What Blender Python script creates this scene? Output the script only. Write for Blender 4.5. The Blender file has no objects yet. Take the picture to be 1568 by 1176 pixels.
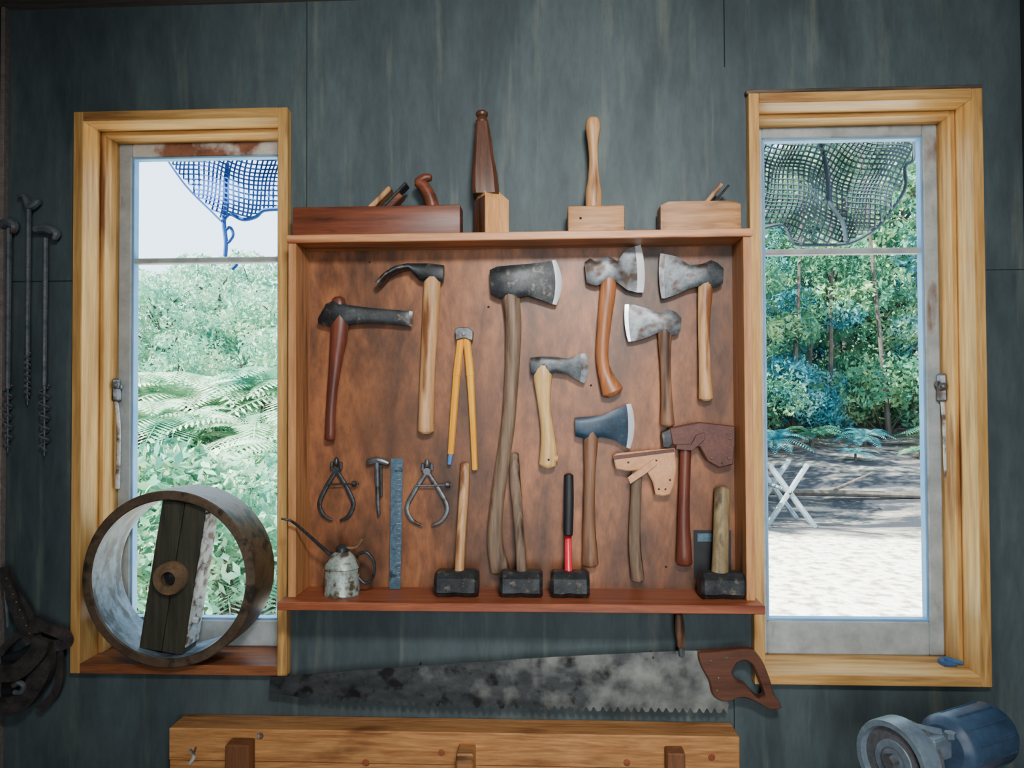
import bpy, bmesh, math, random
import numpy as np
from mathutils import Vector, Matrix, Euler
random.seed(4); np.random.seed(4)
sc=bpy.context.scene
# ---------------------------------------------------------------- camera
F=1136.0; D=2.04; EYE=1.6
YAW,PITCH,ROLL=math.radians(2.6),math.radians(1.1),math.radians(-0.26)
RM=(Matrix.Rotation(YAW,3,'Z')@Matrix.Rotation(math.pi/2+PITCH,3,'X')@Matrix.Rotation(ROLL,3,'Z'))
CL=Vector((0,-D,EYE))
cd=bpy.data.cameras.new('camera'); cam=bpy.data.objects.new('camera',cd); sc.collection.objects.link(cam)
cam.location=CL; cam.rotation_euler=RM.to_euler(); cd.sensor_width=36; cd.lens=36*F/1568; cd.clip_start=.02
sc.camera=cam
def W(px,py,y=0.0):
    """surveyed position (metres) on the vertical plane at depth y"""
    d=RM@Vector(((px-784)/F,-(py-588)/F,-1)); t=(y+D)/d.y
    return CL+d*t
def pxm(y): return (y+D)/F
# ---------------------------------------------------------------- materials
def lin(c):
    return tuple(((x/255)/12.92 if x/255<=.04045 else ((x/255+.055)/1.055)**2.4) for x in c)+(1,)
def mk(name,c1,c2,scale=(8,8,8),rough=.6,metal=0,bump=.15,c3=None,thr=.6,ps=12,dist=0,detail=6,ramp=(.3,.7),spec=.4,psoft=.06,fine=.35,fs=5):
    m=bpy.data.materials.new(name); m.use_nodes=True; nt=m.node_tree; n=nt.nodes; l=nt.links
    b=n['Principled BSDF']; tc=n.new('ShaderNodeTexCoord'); mp=n.new('ShaderNodeMapping'); mp.inputs['Scale'].default_value=scale
    l.new(tc.outputs['Object'],mp.inputs[0])
    no=n.new('ShaderNodeTexNoise'); no.inputs['Scale'].default_value=1; no.inputs['Detail'].default_value=detail; no.inputs['Distortion'].default_value=dist
    l.new(mp.outputs[0],no.inputs['Vector'])
    r=n.new('ShaderNodeValToRGB'); r.color_ramp.elements[0].position=ramp[0]; r.color_ramp.elements[1].position=ramp[1]
    r.color_ramp.elements[0].color=lin(c1); r.color_ramp.elements[1].color=lin(c2)
    l.new(no.outputs[0],r.inputs[0]); col=r.outputs[0]
    if c3:
        n2=n.new('ShaderNodeTexNoise'); n2.inputs['Detail'].default_value=8
        mp2=n.new('ShaderNodeMapping'); mp2.inputs['Scale'].default_value=(ps,ps,ps) if not hasattr(ps,'__len__') else ps
        n2.inputs['Scale'].default_value=1
        l.new(tc.outputs['Object'],mp2.inputs[0]); l.new(mp2.outputs[0],n2.inputs['Vector'])
        r2=n.new('ShaderNodeValToRGB'); r2.color_ramp.elements[0].position=thr-psoft; r2.color_ramp.elements[1].position=thr+psoft
        l.new(n2.outputs[0],r2.inputs[0]); mx=n.new('ShaderNodeMixRGB'); l.new(r2.outputs[0],mx.inputs[0]); l.new(col,mx.inputs[1]); mx.inputs[2].default_value=lin(c3); col=mx.outputs[0]
    if bump and fine:
        # fine grain / wear modulation
        m4=n.new('ShaderNodeMapping'); m4.inputs['Scale'].default_value=tuple(v*fs for v in scale); l.new(tc.outputs['Object'],m4.inputs[0])
        n4=n.new('ShaderNodeTexNoise'); n4.inputs['Scale'].default_value=1; n4.inputs['Detail'].default_value=8; n4.inputs['Roughness'].default_value=.65; l.new(m4.outputs[0],n4.inputs['Vector'])
        r4=n.new('ShaderNodeMapRange'); r4.inputs[1].default_value=.32; r4.inputs[2].default_value=.68; r4.inputs[3].default_value=1-fine; r4.inputs[4].default_value=1+fine*.35
        l.new(n4.outputs[0],r4.inputs[0]); vm=n.new('ShaderNodeVectorMath'); vm.operation='SCALE'; l.new(col,vm.inputs[0]); l.new(r4.outputs[0],vm.inputs['Scale']); col=vm.outputs[0]
    l.new(col,b.inputs['Base Color']); b.inputs['Roughness'].default_value=rough; b.inputs['Metallic'].default_value=metal
    b.inputs['Specular IOR Level'].default_value=spec
    if bump:
        bp=n.new('ShaderNodeBump'); bp.inputs['Strength'].default_value=bump; bp.inputs['Distance'].default_value=.003
        l.new(no.outputs[0],bp.inputs['Height']); l.new(bp.outputs[0],b.inputs['Normal'])
    return m
GZ=(60,60,4); GX=(4,60,60); GY=(60,4,60)
M={}
M['wall']=mk('grey_plywood',(54,66,71),(88,102,105),(3.5,3.5,1.0),.6,0,.12,(106,115,108),.69,(26,26,1.9),1.2,9,(.28,.74),.3,.12,.26,11)
M['wall2']=mk('dark_plywood',(40,48,52),(56,64,68),(9,9,1.3),.8,0,.1)
M['seam']=mk('seam_dark',(20,26,30),(30,36,40),rough=.9)
M['ceil']=mk('ceiling_board',(120,112,108),(150,140,132),GX,.8)
M['floor']=mk('floor_board',(60,52,42),(84,72,58),GY,.6)
M['pine']=mk('pine_yellow_z',(178,130,68),(226,180,110),GZ,.4,0,.1,(132,86,46),.65,(20,20,2.2),fine=.22,fs=3)
M['pinex']=mk('pine_yellow_x',(180,132,70),(228,182,112),GX,.4,0,.1,(134,88,48),.65,(2.2,20,20),fine=.22,fs=3)
M['sillred']=mk('sill_red',(114,66,42),(164,104,66),GX,.45,0,.1)
M['cab']=mk('cabinet_wood_z',(168,112,66),(212,154,100),GZ,.45,0,.1,(122,74,42),.63,(25,25,2),fine=.22,fs=3)
M['cabx']=mk('cabinet_wood_x',(182,116,72),(224,162,110),GX,.45,0,.1,(146,84,50),.63,(2,25,25),fine=.22,fs=3)
M['shelf']=mk('shelf_wood',(124,64,42),(172,100,66),(3,50,50),.4,0,.1)
M['back']=mk('back_ply',(100,60,36),(178,114,70),(8,8,3.0),.42,0,.12,(64,46,34),.57,(6,6,2.0),2.2,10,(.26,.74),.4,.14,.48,6)
M['sash']=mk('peeling_paint',(142,152,154),(172,182,184),(20,20,20),.7,0,.3,(116,96,84),.68,(14,14,5),fine=.1)
M['sashtop']=mk('peeling_paint_red',(112,70,54),(142,98,76),(20,20,20),.7,0,.3,(196,196,192),.55,(12,12,12),fine=.15)
M['bead']=mk('bead_blue_lit',(96,150,200),(130,178,220),rough=.5,bump=0)  # white bead, blue sky light tinted into its colour
M['black']=mk('black_iron',(34,38,42),(64,68,70),(40,40,40),.42,.45,.25,(100,92,82),.64,60)
M['gun']=mk('gunmetal',(52,58,62),(86,92,96),(30,30,30),.42,.6,.25,(58,44,36),.60,35)
M['navy']=mk('navy_paint',(18,42,60),(34,62,82),(30,30,30),.4,.2,.1,(70,76,80),.66,50)
M['steel']=mk('worn_steel',(86,91,96),(132,138,142),(35,35,35),.42,.55,.25,(66,54,46),.56,22)
M['edge']=mk('bright_edge',(205,212,218),(240,244,248),rough=.25,metal=.6,bump=0)
M['hgrey']=mk('weathered_handle',(98,80,64),(150,126,104),GZ,.6,0,.3,(60,44,34),.58,(40,40,4),fine=.4,fs=2.5)
M['hlight']=mk('ash_handle',(178,130,84),(220,174,122),GZ,.45,0,.15,(130,84,52),.60,(30,30,4),fs=2.5)
M['hyel']=mk('hickory_handle',(204,162,98),(234,194,130),GZ,.4,0,.1,(158,112,64),.66,(30,30,4),fs=2.5)
M['horange']=mk('varnished_handle',(142,86,50),(188,124,80),GZ,.4,0,.15,(94,56,36),.58,(40,40,4),fs=2.5)
M['hbrown']=mk('brown_handle',(110,74,54),(152,114,86),GZ,.5,0,.2,(70,48,36),.58,(40,40,4),fs=2.5)
M['hred']=mk('red_handle',(82,42,33),(120,66,50),GZ,.4,0,.15,fs=2.5)
M['holive']=mk('olive_handle',(114,98,68),(154,136,100),GZ,.6,0,.2,(80,64,44),.62,(40,40,4),fs=2.5)
M['yellow']=mk('yellow_lacquer',(236,158,40),(248,184,64),GZ,.4,bump=.05,fine=.1)
M['blue']=mk('blue_tip',(60,110,180),(90,140,200),rough=.4,bump=0)
M['redp']=mk('red_fibreglass',(210,30,48),(232,50,66),rough=.3,bump=0)
M['grip']=mk('black_rubber',(22,26,30),(36,40,44),rough=.6)
M['rule']=mk('steel_rule',(66,90,106),(94,120,136),(60,60,60),.4,.5,.05,(44,60,72),.62,(40,40,60))
M['tan']=mk('tan_leather',(196,138,98),(224,170,126),(20,20,20),.6,0,.1,fine=.2)
M['dleather']=mk('dark_leather',(76,44,38),(104,62,52),(20,20,20),.5,0,.15)
M['bleather']=mk('black_leather',(46,44,46),(84,78,76),(30,30,30),.42,0,.3)
M['can']=mk('oilcan_tin',(150,166,158),(192,204,198),(30,30,30),.45,.3,.2,(92,84,70),.54,42)
M['plane']=mk('plane_wood',(88,46,30),(134,74,50),GX,.42,0,.15,(56,34,24),.62,(6,30,30),fs=2.5)
M['plane2']=mk('plane_wood_light',(158,108,64),(198,148,96),GX,.5,0,.15,(106,68,40),.58,(5,30,30),fs=2.5)
M['mallet']=mk('mallet_beech',(168,118,74),(208,158,108),GX,.5,0,.15,(118,76,46),.62,(6,30,30),fs=2.5)
M['darkw']=mk('dark_turned',(66,40,28),(108,70,50),GZ,.4,0,.2)
M['endg']=mk('end_grain',(204,142,84),(230,178,118),GZ,.5,0,.1,(150,94,52),.6,(20,20,4))
M['sawhandle']=mk('saw_handle',(78,48,36),(112,72,54),GX,.4,0,.2)
M['rim']=mk('pulley_rim',(72,60,48),(114,94,74),(20,20,20),.5,0,.3,(46,40,34),.58,20)
M['rimin']=mk('pulley_inner_lit',(88,104,120),(132,148,164),(16,16,16),.6,0,.2,(66,70,76),.53,(14,26,14))  # inner rim wood, bluish window light painted into the colour
M['pboard']=mk('pulley_board',(44,46,38),(72,70,56),GZ,.6,0,.2)
M['white']=mk('chipped_white',(176,182,182),(214,216,214),(20,20,20),.7,0,.2,(96,76,62),.54,26)
M['hub']=mk('hub_wood',(96,78,56),(138,112,84),(20,20,20),.5)
M['rust']=mk('old_iron',(76,86,96),(124,132,138),(30,30,30),.5,.15,.3,(98,78,66),.62,30)
M['bench']=mk('bench_pine',(168,110,62),(216,160,100),(3,34,34),.45,0,.15,(110,64,36),.62,(3.0,10,12),2.5)
M['benchd']=mk('bench_dark',(104,68,44),(142,94,60),GZ,.5)
M['oldtop']=mk('weathered_batten',(60,52,46),(120,106,92),(6,40,40),.8,0,.4)
M['gblue']=mk('grinder_grey_blue',(104,122,138),(130,148,162),(10,10,10),.35,.1,.05)
M['gdark']=mk('grinder_motor_blue',(52,76,102),(68,94,122),rough=.4,bump=.05)
M['clampb']=mk('clamp_blue',(40,80,130),(60,104,156),rough=.4,bump=.05)
M['stone']=mk('grinding_wheel',(82,84,88),(106,108,112),(80,80,80),.9)
M['rope']=mk('net_blue',(14,56,126),(30,84,156),rough=.8,bump=0)
M['rope2']=mk('net_grey',(34,46,56),(56,70,80),rough=.8,bump=0)
M['trunk']=mk('bark',(56,50,46),(96,88,80),(8,8,3),.9)
M['rest']=mk('weathered_timber',(108,120,130),(150,160,166),(8,8,8),.8)
# saw steel with noise blotches, growing paler toward the handle
def sawmat():
    m=mk('saw_steel',(56,60,62),(92,96,97),(10,30,22),.42,.5,.15,(38,38,38),.58,26,fine=.3,fs=3)
    nt=m.node_tree; n=nt.nodes; l=nt.links; b=n['Principled BSDF']
    src=b.inputs['Base Color'].links[0].from_socket
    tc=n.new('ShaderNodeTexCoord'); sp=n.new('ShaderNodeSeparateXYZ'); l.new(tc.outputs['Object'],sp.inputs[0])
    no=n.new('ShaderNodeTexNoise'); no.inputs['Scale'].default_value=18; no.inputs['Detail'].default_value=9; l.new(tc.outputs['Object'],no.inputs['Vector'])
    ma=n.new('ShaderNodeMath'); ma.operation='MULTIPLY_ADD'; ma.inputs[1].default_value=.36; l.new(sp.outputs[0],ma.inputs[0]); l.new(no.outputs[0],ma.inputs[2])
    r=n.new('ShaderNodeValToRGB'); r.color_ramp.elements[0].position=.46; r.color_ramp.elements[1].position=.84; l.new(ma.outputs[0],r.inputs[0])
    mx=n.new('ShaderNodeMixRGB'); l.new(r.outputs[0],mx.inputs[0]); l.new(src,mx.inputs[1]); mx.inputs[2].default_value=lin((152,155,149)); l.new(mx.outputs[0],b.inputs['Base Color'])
    return m
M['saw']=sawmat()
def leafmat(name,c1,c2,c3,sc_=1.5):
    m=bpy.data.materials.new(name); m.use_nodes=True; nt=m.node_tree; n=nt.nodes; l=nt.links
    n.remove(n['Principled BSDF']); out=n['Material Output']
    geo=n.new('ShaderNodeNewGeometry'); no=n.new('ShaderNodeTexNoise'); no.inputs['Scale'].default_value=sc_; no.inputs['Detail'].default_value=3
    l.new(geo.outputs['Position'],no.inputs['Vector'])
    r=n.new('ShaderNodeValToRGB'); e=r.color_ramp.elements; e[0].position=.3; e[0].color=lin(c1); e[1].position=.7; e[1].color=lin(c3); x=e.new(.5); x.color=lin(c2)
    l.new(no.outputs[0],r.inputs[0])
    d=n.new('ShaderNodeBsdfDiffuse'); t=n.new('ShaderNodeBsdfTranslucent'); mx=n.new('ShaderNodeMixShader'); mx.inputs[0].default_value=.3
    l.new(r.outputs[0],d.inputs[0]); l.new(r.outputs[0],t.inputs[0]); l.new(d.outputs[0],mx.inputs[1]); l.new(t.outputs[0],mx.inputs[2]); l.new(mx.outputs[0],out.inputs[0])
    return m
M['leaf']=leafmat('foliage',(46,92,84),(84,138,106),(176,202,140))
M['leaf2']=leafmat('foliage_blue',(32,90,112),(66,138,146),(150,198,186))
M['leaf3']=leafmat('foliage_pale',(72,136,122),(128,184,152),(216,232,196),2)
M['fern']=leafmat('fern_leaf',(120,178,144),(180,212,176),(236,240,220),2.5)
def glassmat():
    m=bpy.data.materials.new('window_glass'); m.use_nodes=True; nt=m.node_tree; n=nt.nodes; l=nt.links
    n.remove(n['Principled BSDF']); t=n.new('ShaderNodeBsdfTransparent'); t.inputs[0].default_value=(.88,.96,1,1)
    g=n.new('ShaderNodeBsdfGlossy'); g.inputs['Roughness'].default_value=.02; mx=n.new('ShaderNodeMixShader'); mx.inputs[0].default_value=.04
    l.new(t.outputs[0],mx.inputs[1]); l.new(g.outputs[0],mx.inputs[2]); l.new(mx.outputs[0],n['Material Output'].inputs[0]); return m
M['glass']=glassmat()
def groundmat():
    m=bpy.data.materials.new('ground'); m.use_nodes=True; nt=m.node_tree; n=nt.nodes; l=nt.links; b=n['Principled BSDF']
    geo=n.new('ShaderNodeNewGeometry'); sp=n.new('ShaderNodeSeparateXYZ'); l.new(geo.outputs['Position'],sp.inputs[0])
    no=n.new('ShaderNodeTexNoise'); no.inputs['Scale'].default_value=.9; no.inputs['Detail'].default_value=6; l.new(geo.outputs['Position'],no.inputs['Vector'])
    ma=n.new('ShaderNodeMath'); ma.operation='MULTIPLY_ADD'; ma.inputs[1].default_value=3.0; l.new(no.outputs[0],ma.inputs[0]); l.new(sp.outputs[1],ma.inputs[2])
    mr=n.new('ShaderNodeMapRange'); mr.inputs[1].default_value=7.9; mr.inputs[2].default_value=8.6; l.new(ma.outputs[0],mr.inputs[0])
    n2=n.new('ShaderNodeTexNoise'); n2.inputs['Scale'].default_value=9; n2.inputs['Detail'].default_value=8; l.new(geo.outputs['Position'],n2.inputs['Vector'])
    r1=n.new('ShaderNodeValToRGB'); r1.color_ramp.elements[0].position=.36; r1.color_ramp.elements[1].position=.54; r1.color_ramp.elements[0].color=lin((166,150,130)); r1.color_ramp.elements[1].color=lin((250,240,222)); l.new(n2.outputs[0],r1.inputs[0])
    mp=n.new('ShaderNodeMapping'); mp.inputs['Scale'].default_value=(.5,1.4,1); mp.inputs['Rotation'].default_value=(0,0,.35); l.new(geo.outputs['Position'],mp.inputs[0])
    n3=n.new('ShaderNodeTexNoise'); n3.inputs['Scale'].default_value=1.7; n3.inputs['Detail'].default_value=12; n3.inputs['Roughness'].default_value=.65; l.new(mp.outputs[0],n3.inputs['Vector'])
    r2=n.new('ShaderNodeValToRGB'); r2.color_ramp.elements[0].position=.46; r2.color_ramp.elements[1].position=.66; r2.color_ramp.elements[0].color=lin((30,32,40)); r2.color_ramp.elements[1].color=lin((150,140,128)); l.new(n3.outputs[0],r2.inputs[0])  # sun and shade dapples painted into the bank's earth colour
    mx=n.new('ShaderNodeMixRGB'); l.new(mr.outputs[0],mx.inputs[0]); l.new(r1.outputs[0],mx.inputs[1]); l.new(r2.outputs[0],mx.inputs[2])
    l.new(mx.outputs[0],b.inputs['Base Color']); b.inputs['Roughness'].default_value=.95
    bp=n.new('ShaderNodeBump'); bp.inputs['Strength'].default_value=.8; bp.inputs['Distance'].default_value=.10; l.new(n2.outputs[0],bp.inputs['Height']); l.new(bp.outputs[0],b.inputs['Normal'])
    return m
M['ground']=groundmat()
# ---------------------------------------------------------------- mesh builder
def cr(pts,n):
    """catmull-rom resample of tuples"""
    P=[np.array(p,float) for p in pts]
    if len(P)==2: return [P[0]*(1-t)+P[1]*t for t in np.linspace(0,1,n+1)]
    P=[2*P[0]-P[1]]+P+[2*P[-1]-P[-2]]; out=[]
    for i in range(1,len(P)-2):
        a,b,c,d=P[i-1],P[i],P[i+1],P[i+2]
        for k in range(n):
            t=k/n; out.append(.5*((2*b)+(-a+c)*t+(2*a-5*b+4*c-d)*t*t+(-a+3*b-3*c+d)*t**3))
    out.append(P[-2]); return out
class MB:
    def __init__(s): s.v=[];s.f=[];s.m=[];s.mats=[]
    def mi(s,k):
        if k not in s.mats: s.mats.append(k)
        return s.mats.index(k)
    def add(s,vs,fs,k):
        o=len(s.v); i=s.mi(k); s.v+= [tuple(v) for v in vs]
        for f in fs: s.f.append(tuple(a+o for a in f)); s.m.append(i)
    def bm(s,bm,k):
        bm.verts.index_update(); s.add([v.co[:] for v in bm.verts],[[v.index for v in f.verts] for f in bm.faces],k); bm.free()
    def box(s,x0,x1,y0,y1,z0,z1,k,bev=.002,rot=None,segs=1):
        b=bmesh.new(); bmesh.ops.create_cube(b,size=1)
        sx,sy,sz=abs(x1-x0),abs(y1-y0),abs(z1-z0)
        bmesh.ops.scale(b,vec=(sx,sy,sz),verts=b.verts)
        if bev: bmesh.ops.bevel(b,geom=b.edges[:],offset=min(bev,sx*.45,sy*.45,sz*.45),segments=segs,affect='EDGES',profile=.5)
        if rot is not None: bmesh.ops.transform(b,matrix=rot.to_4x4(),verts=b.verts)
        bmesh.ops.translate(b,vec=((x0+x1)/2,(y0+y1)/2,(z0+z1)/2),verts=b.verts); s.bm(b,k)
    def loft(s,rings,k,caps=True,kl=None):
        n=len(rings[0]); vs=[p for r in rings for p in r]; fs=[]
        for i in range(len(rings)-1):
            fs=[(i*n+j,i*n+(j+1)%n,(i+1)*n+(j+1)%n,(i+1)*n+j) for j in range(n)]
            if i==0: o=len(s.v); s.v+=[tuple(v) for v in vs]
            kk=kl if (kl and i==len(rings)-2) else k
            mi=s.mi(kk)
            for f in fs: s.f.append(tuple(a+o for a in f)); s.m.append(mi)
        if caps:
            mi=s.mi(k); s.f.append(tuple(o+j for j in range(n-1,-1,-1))); s.m.append(mi)
            mi=s.mi(kl or k); s.f.append(tuple(o+(len(rings)-1)*n+j for j in range(n))); s.m.append(mi)
    def tube(s,pts,k,seg=10,up=(0,1,0),ratio=1.0,round_ends=True):
        """pts (x,y,z,r); ratio = size along up relative"""
        P=[Vector(p[:3]) for p in pts]; R=[p[3] for p in pts]
        rings=[]; n=len(P)
        def ring(c,t,r,sc_=1):
            u=Vector(up); a=t.cross(u)
            if a.length<1e-4: a=t.cross(Vector((0,0,1)) if abs(t.z)<.9 else Vector((1,0,0)))
            a.normalize(); b=a.cross(t).normalized()
            return [c+a*(math.cos(q)*r*sc_)+b*(math.sin(q)*r*sc_*ratio) for q in [2*math.pi*i/seg for i in range(seg)]]
        for i in range(n):
            t=(P[min(i+1,n-1)]-P[max(i-1,0)]).normalized()
            if i==0 and round_ends:
                rings.append(ring(P[0]-t*R[0]*.35,t,R[0],.55)); rings.append(ring(P[0]-t*R[0]*.15,t,R[0],.87))
            rings.append(ring(P[i],t,R[i]))
            if i==n-1 and round_ends:
                rings.append(ring(P[i]+t*R[i]*.15,t,R[i],.87)); rings.append(ring(P[i]+t*R[i]*.35,t,R[i],.55))
        s.loft(rings,k)
    def handle(s,pts,k,y0,y1=None,ratio=.72,seg=14,n=6):
        """pts (px,py,width px)"""
        y1=y0 if y1 is None else y1; q=cr(pts,n); N=len(q)-1; L=[]
        for i,p in enumerate(q):
            y=y0+(y1-y0)*i/N; w=W(p[0],p[1],y); L.append((w.x,w.y,w.z,p[2]*.5*pxm(y)))
        s.tube(L,k,seg,ratio=ratio)
    def line(s,pts,k,y,r=None,ratio=1,n=5,seg=8):
        q=cr(pts,n); L=[]
        for p in q:
            w=W(p[0],p[1],y); L.append((w.x,w.y,w.z,(p[2] if len(p)>2 else r)*.5*pxm(y)))
        s.tube(L,k,seg,ratio=ratio)
    def head(s,st,k,y,edge=None,ns=9):
        rings=[]
        for a in st:
            xt,yt,xb,yb,th=a[:5]; bu=a[5] if len(a)>5 else 0
            fr=[];bk=[]
            for i in range(ns):
                q=i/(ns-1); x=xt+(xb-xt)*q+bu*(1-(2*q-1)**2); yy=yt+(yb-yt)*q
                pr=min(1,.55+ .45*math.sin(math.pi*q)**.5) ; w=W(x,yy,y)
                fr.append(w+Vector((0,-th*pr,0))); bk.append(w+Vector((0,th*pr,0)))
            rings.append(fr+bk[::-1])
        s.loft(rings,k,True,edge)
    def prism(s,pts,k,y0,y1,bev=.0015,smooth=0):
        if smooth: pts=[tuple(p) for p in cr(list(pts)+[pts[0]],smooth)][:-1]
        ym=(y0+y1)/2; b=bmesh.new(); vs=[]
        for p in pts:
            w=W(p[0],p[1],ym); vs.append(b.verts.new((w.x,y0,w.z)))
        f=b.faces.new(vs); r=bmesh.ops.extrude_face_region(b,geom=[f])
        ev=[v for v in r['geom'] if isinstance(v,bmesh.types.BMVert)]
        bmesh.ops.translate(b,vec=(0,y1-y0,0),verts=ev)
        if bev:
            ed=[e for e in b.edges if abs(e.verts[0].co.y-e.verts[1].co.y)<1e-6]
            bmesh.ops.bevel(b,geom=ed,offset=bev,segments=1,affect='EDGES')
        s.bm(b,k)
    def lathe(s,prof,c,axis,k,seg=32,closed=False):
        """prof (r,h) along axis; closed => torus-like loop"""
        ax=Vector(axis).normalized(); a=ax.orthogonal().normalized(); b=ax.cross(a); c=Vector(c)
        n=len(prof); vs=[]; 
        for j in range(seg):
            q=2*math.pi*j/seg; d=a*math.cos(q)+b*math.sin(q)
            for r,h in prof: vs.append(c+ax*h+d*r)
        fs=[]
        for j in range(seg):
            j2=(j+1)%seg
            for i in range(n if closed else n-1):
                i2=(i+1)%n; fs.append((j*n+i,j*n+i2,j2*n+i2,j2*n+i))
        if not closed:
            fs.append(tuple(j*n for j in range(seg))); fs.append(tuple(j*n+n-1 for j in range(seg-1,-1,-1)))
        s.add(vs,fs,k)
    def ball(s,c,r,k,seg=10):
        prof=[(r*math.sin(math.pi*i/6)+1e-5,-r*math.cos(math.pi*i/6)) for i in range(7)]
        s.lathe(prof,c,(0,1,0),k,seg)
    def done(s,name,ang=35,center=True):
        v=np.array(s.v,float); c=(v.min(0)+v.max(0))/2 if center else np.zeros(3)
        me=bpy.data.meshes.new(name); me.from_pydata([tuple(p) for p in (v-c)],[],s.f)
        for k in s.mats: me.materials.append(M[k])
        me.polygons.foreach_set('material_index',s.m)
        b=bmesh.new(); b.from_mesh(me); bmesh.ops.recalc_face_normals(b,faces=b.faces[:]); b.to_mesh(me); b.free()
        me.polygons.foreach_set('use_smooth',[True]*len(me.polygons))
        me.set_sharp_from_angle(angle=math.radians(ang)); me.update()
        o=bpy.data.objects.new(name,me); o.location=c; sc.collection.objects.link(o); return o
# ---------------------------------------------------------------- room shell
XL=W(4,600).x; XR=W(1572,600).x; ZC=W(150,12).z; YB=-3.6; WT=.18
LW=dict(L=W(109,600,-.03).x,R=W(440,600,-.03).x,T=W(275,167,-.03).z,B=W(270,1034,-.03).z)
RW=dict(L=W(1151,600,-.03).x,R=W(1513,600,-.03).x,T=W(1325,138,-.03).z,B=W(1340,1051,-.03).z)
b=MB()
def wallbox(x0,x1,z0,z1): b.box(x0,x1,0,WT,z0,z1,'wall',0)
wallbox(XL-.1,LW['L'],0,ZC); wallbox(LW['R'],RW['L'],0,ZC); wallbox(RW['R'],XR+.1,0,ZC)
for w in (LW,RW): wallbox(w['L'],w['R'],w['T'],ZC); wallbox(w['L'],w['R'],0,w['B'])
b.done('wall_front')
b=MB(); b.box(XL-.1,XL,YB,0,0,ZC,'wall2',0); b.done('wall_left')
b=MB(); b.box(XR,XR+.1,YB,0,0,ZC,'wall2',0); b.done('wall_right')
b=MB(); b.box(XL-.1,XR+.1,YB-.1,YB,0,ZC,'wall2',0); b.done('wall_back')
b=MB(); b.box(XL-.1,XR+.1,YB-.1,WT,ZC,ZC+.1,'ceil',0); b.done('ceiling')
b=MB(); b.box(XL-.1,XR+.1,YB-.1,WT,-.1,0,'floor',0); b.done('floor')
b=MB()
x=W(1109,60).x; b.box(x-.0015,x+.0015,-.001,.001,W(0,130).z,ZC,'seam',0)
x=W(470,60).x; b.box(x-.0008,x+.0008,-.001,.001,W(0,380).z,ZC,'seam',0)
z=W(50,431).z; b.box(XL,LW['L'],-.001,.001,z-.0015,z+.0015,'seam',0)
z=W(1540,413).z; b.box(RW['R'],XR,-.001,.001,z-.001,z+.001,'seam',0)
x=W(1124,1080).x; b.box(x-.001,x+.001,-.001,.001,W(0,1176).z-.3,W(0,1030).z,'seam',0)
b.done('trim_1')
b=MB(); b.box(XL,XL+.012,-.02,0,0,ZC,'ceil',.001); b.done('trim_2')
# ---------------------------------------------------------------- windows
def window(name,w,munt,sill,rail_b,topk,rail_t,s=.041):
    b=MB(); t=.028; L,R,T,B=w['L'],w['R'],w['T'],w['B']; e=.0006
    b.box(L+e,L+t,-.03,.172,B+e,T-e,'pine'); b.box(R-t,R-e,-.03,.172,B+e,T-e,'pine')
    b.box(L+t,R-t,-.03,.172,T-t,T-e,'pinex'); b.box(L+t,R-t,-.03,.172,B+e,B+t,sill)
    # inner stops
    b.box(L+t,L+t+.012,.055,.17,B+t,T-t,'pine'); b.box(R-t-.012,R-t,.055,.17,B+t,T-t,'pine'); b.box(L+t+.012,R-t-.012,.055,.17,T-t-.012,T-t,'pinex')
    l,r,tp,bt=L+t+.012,R-t-.012,T-t-.012,B+t
    y0,y1=.125,.16
    b.box(l,l+s,y0,y1,bt,tp,'sash',.004); b.box(r-s,r,y0,y1,bt,tp,'sash',.004)
    b.box(l+s,r-s,y0,y1,tp-rail_t,tp,topk,.004); b.box(l+s,r-s,y0,y1,bt,bt+rail_b,'sash',.004)
    zm=munt; b.box(l+s,r-s,y0+.006,y1,zm-.008,zm+.008,'sash',.003)
    # bead
    gl,gr,gt,gb=l+s,r-s,tp-rail_t,bt+rail_b; q=.006
    b.box(gl,gl+q,y0+.004,y1-.004,gb,gt,'bead',.001); b.box(gr-q,gr,y0+.004,y1-.004,gb,gt,'bead',.001)
    b.box(gl+q,gr-q,y0+.004,y1-.004,gt-q,gt,'bead',.001); b.box(gl+q,gr-q,y0+.004,y1-.004,gb,gb+q,'bead',.001)
    b.add([(gl,.145,gb),(gr,.145,gb),(gr,.145,gt),(gl,.145,gt)],[(0,1,2,3)],'glass')
    return b
b=window('w',LW,W(315,398,.13).z,'sillred',.078,'sashtop',.04)
# casement stay and catch, left window
b.line([(177,582,14),(178,612,16)],'steel',.11); b.line([(170,592,8),(186,592,8)],'steel',.105); b.line([(178,612,6),(182,660,6),(180,748,7)],'white',.11)
b.ball(W(178,590,.10),.012,'steel')
b.done('window_1')
b=window('w',RW,W(1292,384,.13).z,'pinex',.096,'sash',.032)
b.line([(1443,575,16),(1444,612,18)],'steel',.11); b.line([(1434,588,9),(1454,588,9)],'steel',.105); b.line([(1443,612,6),(1447,660,7),(1450,720,9),(1456,750,7)],'white',.11)
b.ball(W(1443,592,.10),.013,'steel')
b.box(RW['L']-.004,RW['R']+.002,-.024,-.0005,RW['T'],RW['T']+.012,'oldtop',.003)
b.done('window_2')
b=MB(); zs=RW['B']+.028; c=W(1450,1000,.06)
b.box(c.x-.02,c.x+.02,.04,.075,zs,zs+.016,'clampb',.004); b.tube([(c.x-.01,.05,zs+.02,.006),(c.x+.03,.04,zs+.01,.006)],'clampb'); b.done('blue_clamp')
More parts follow.
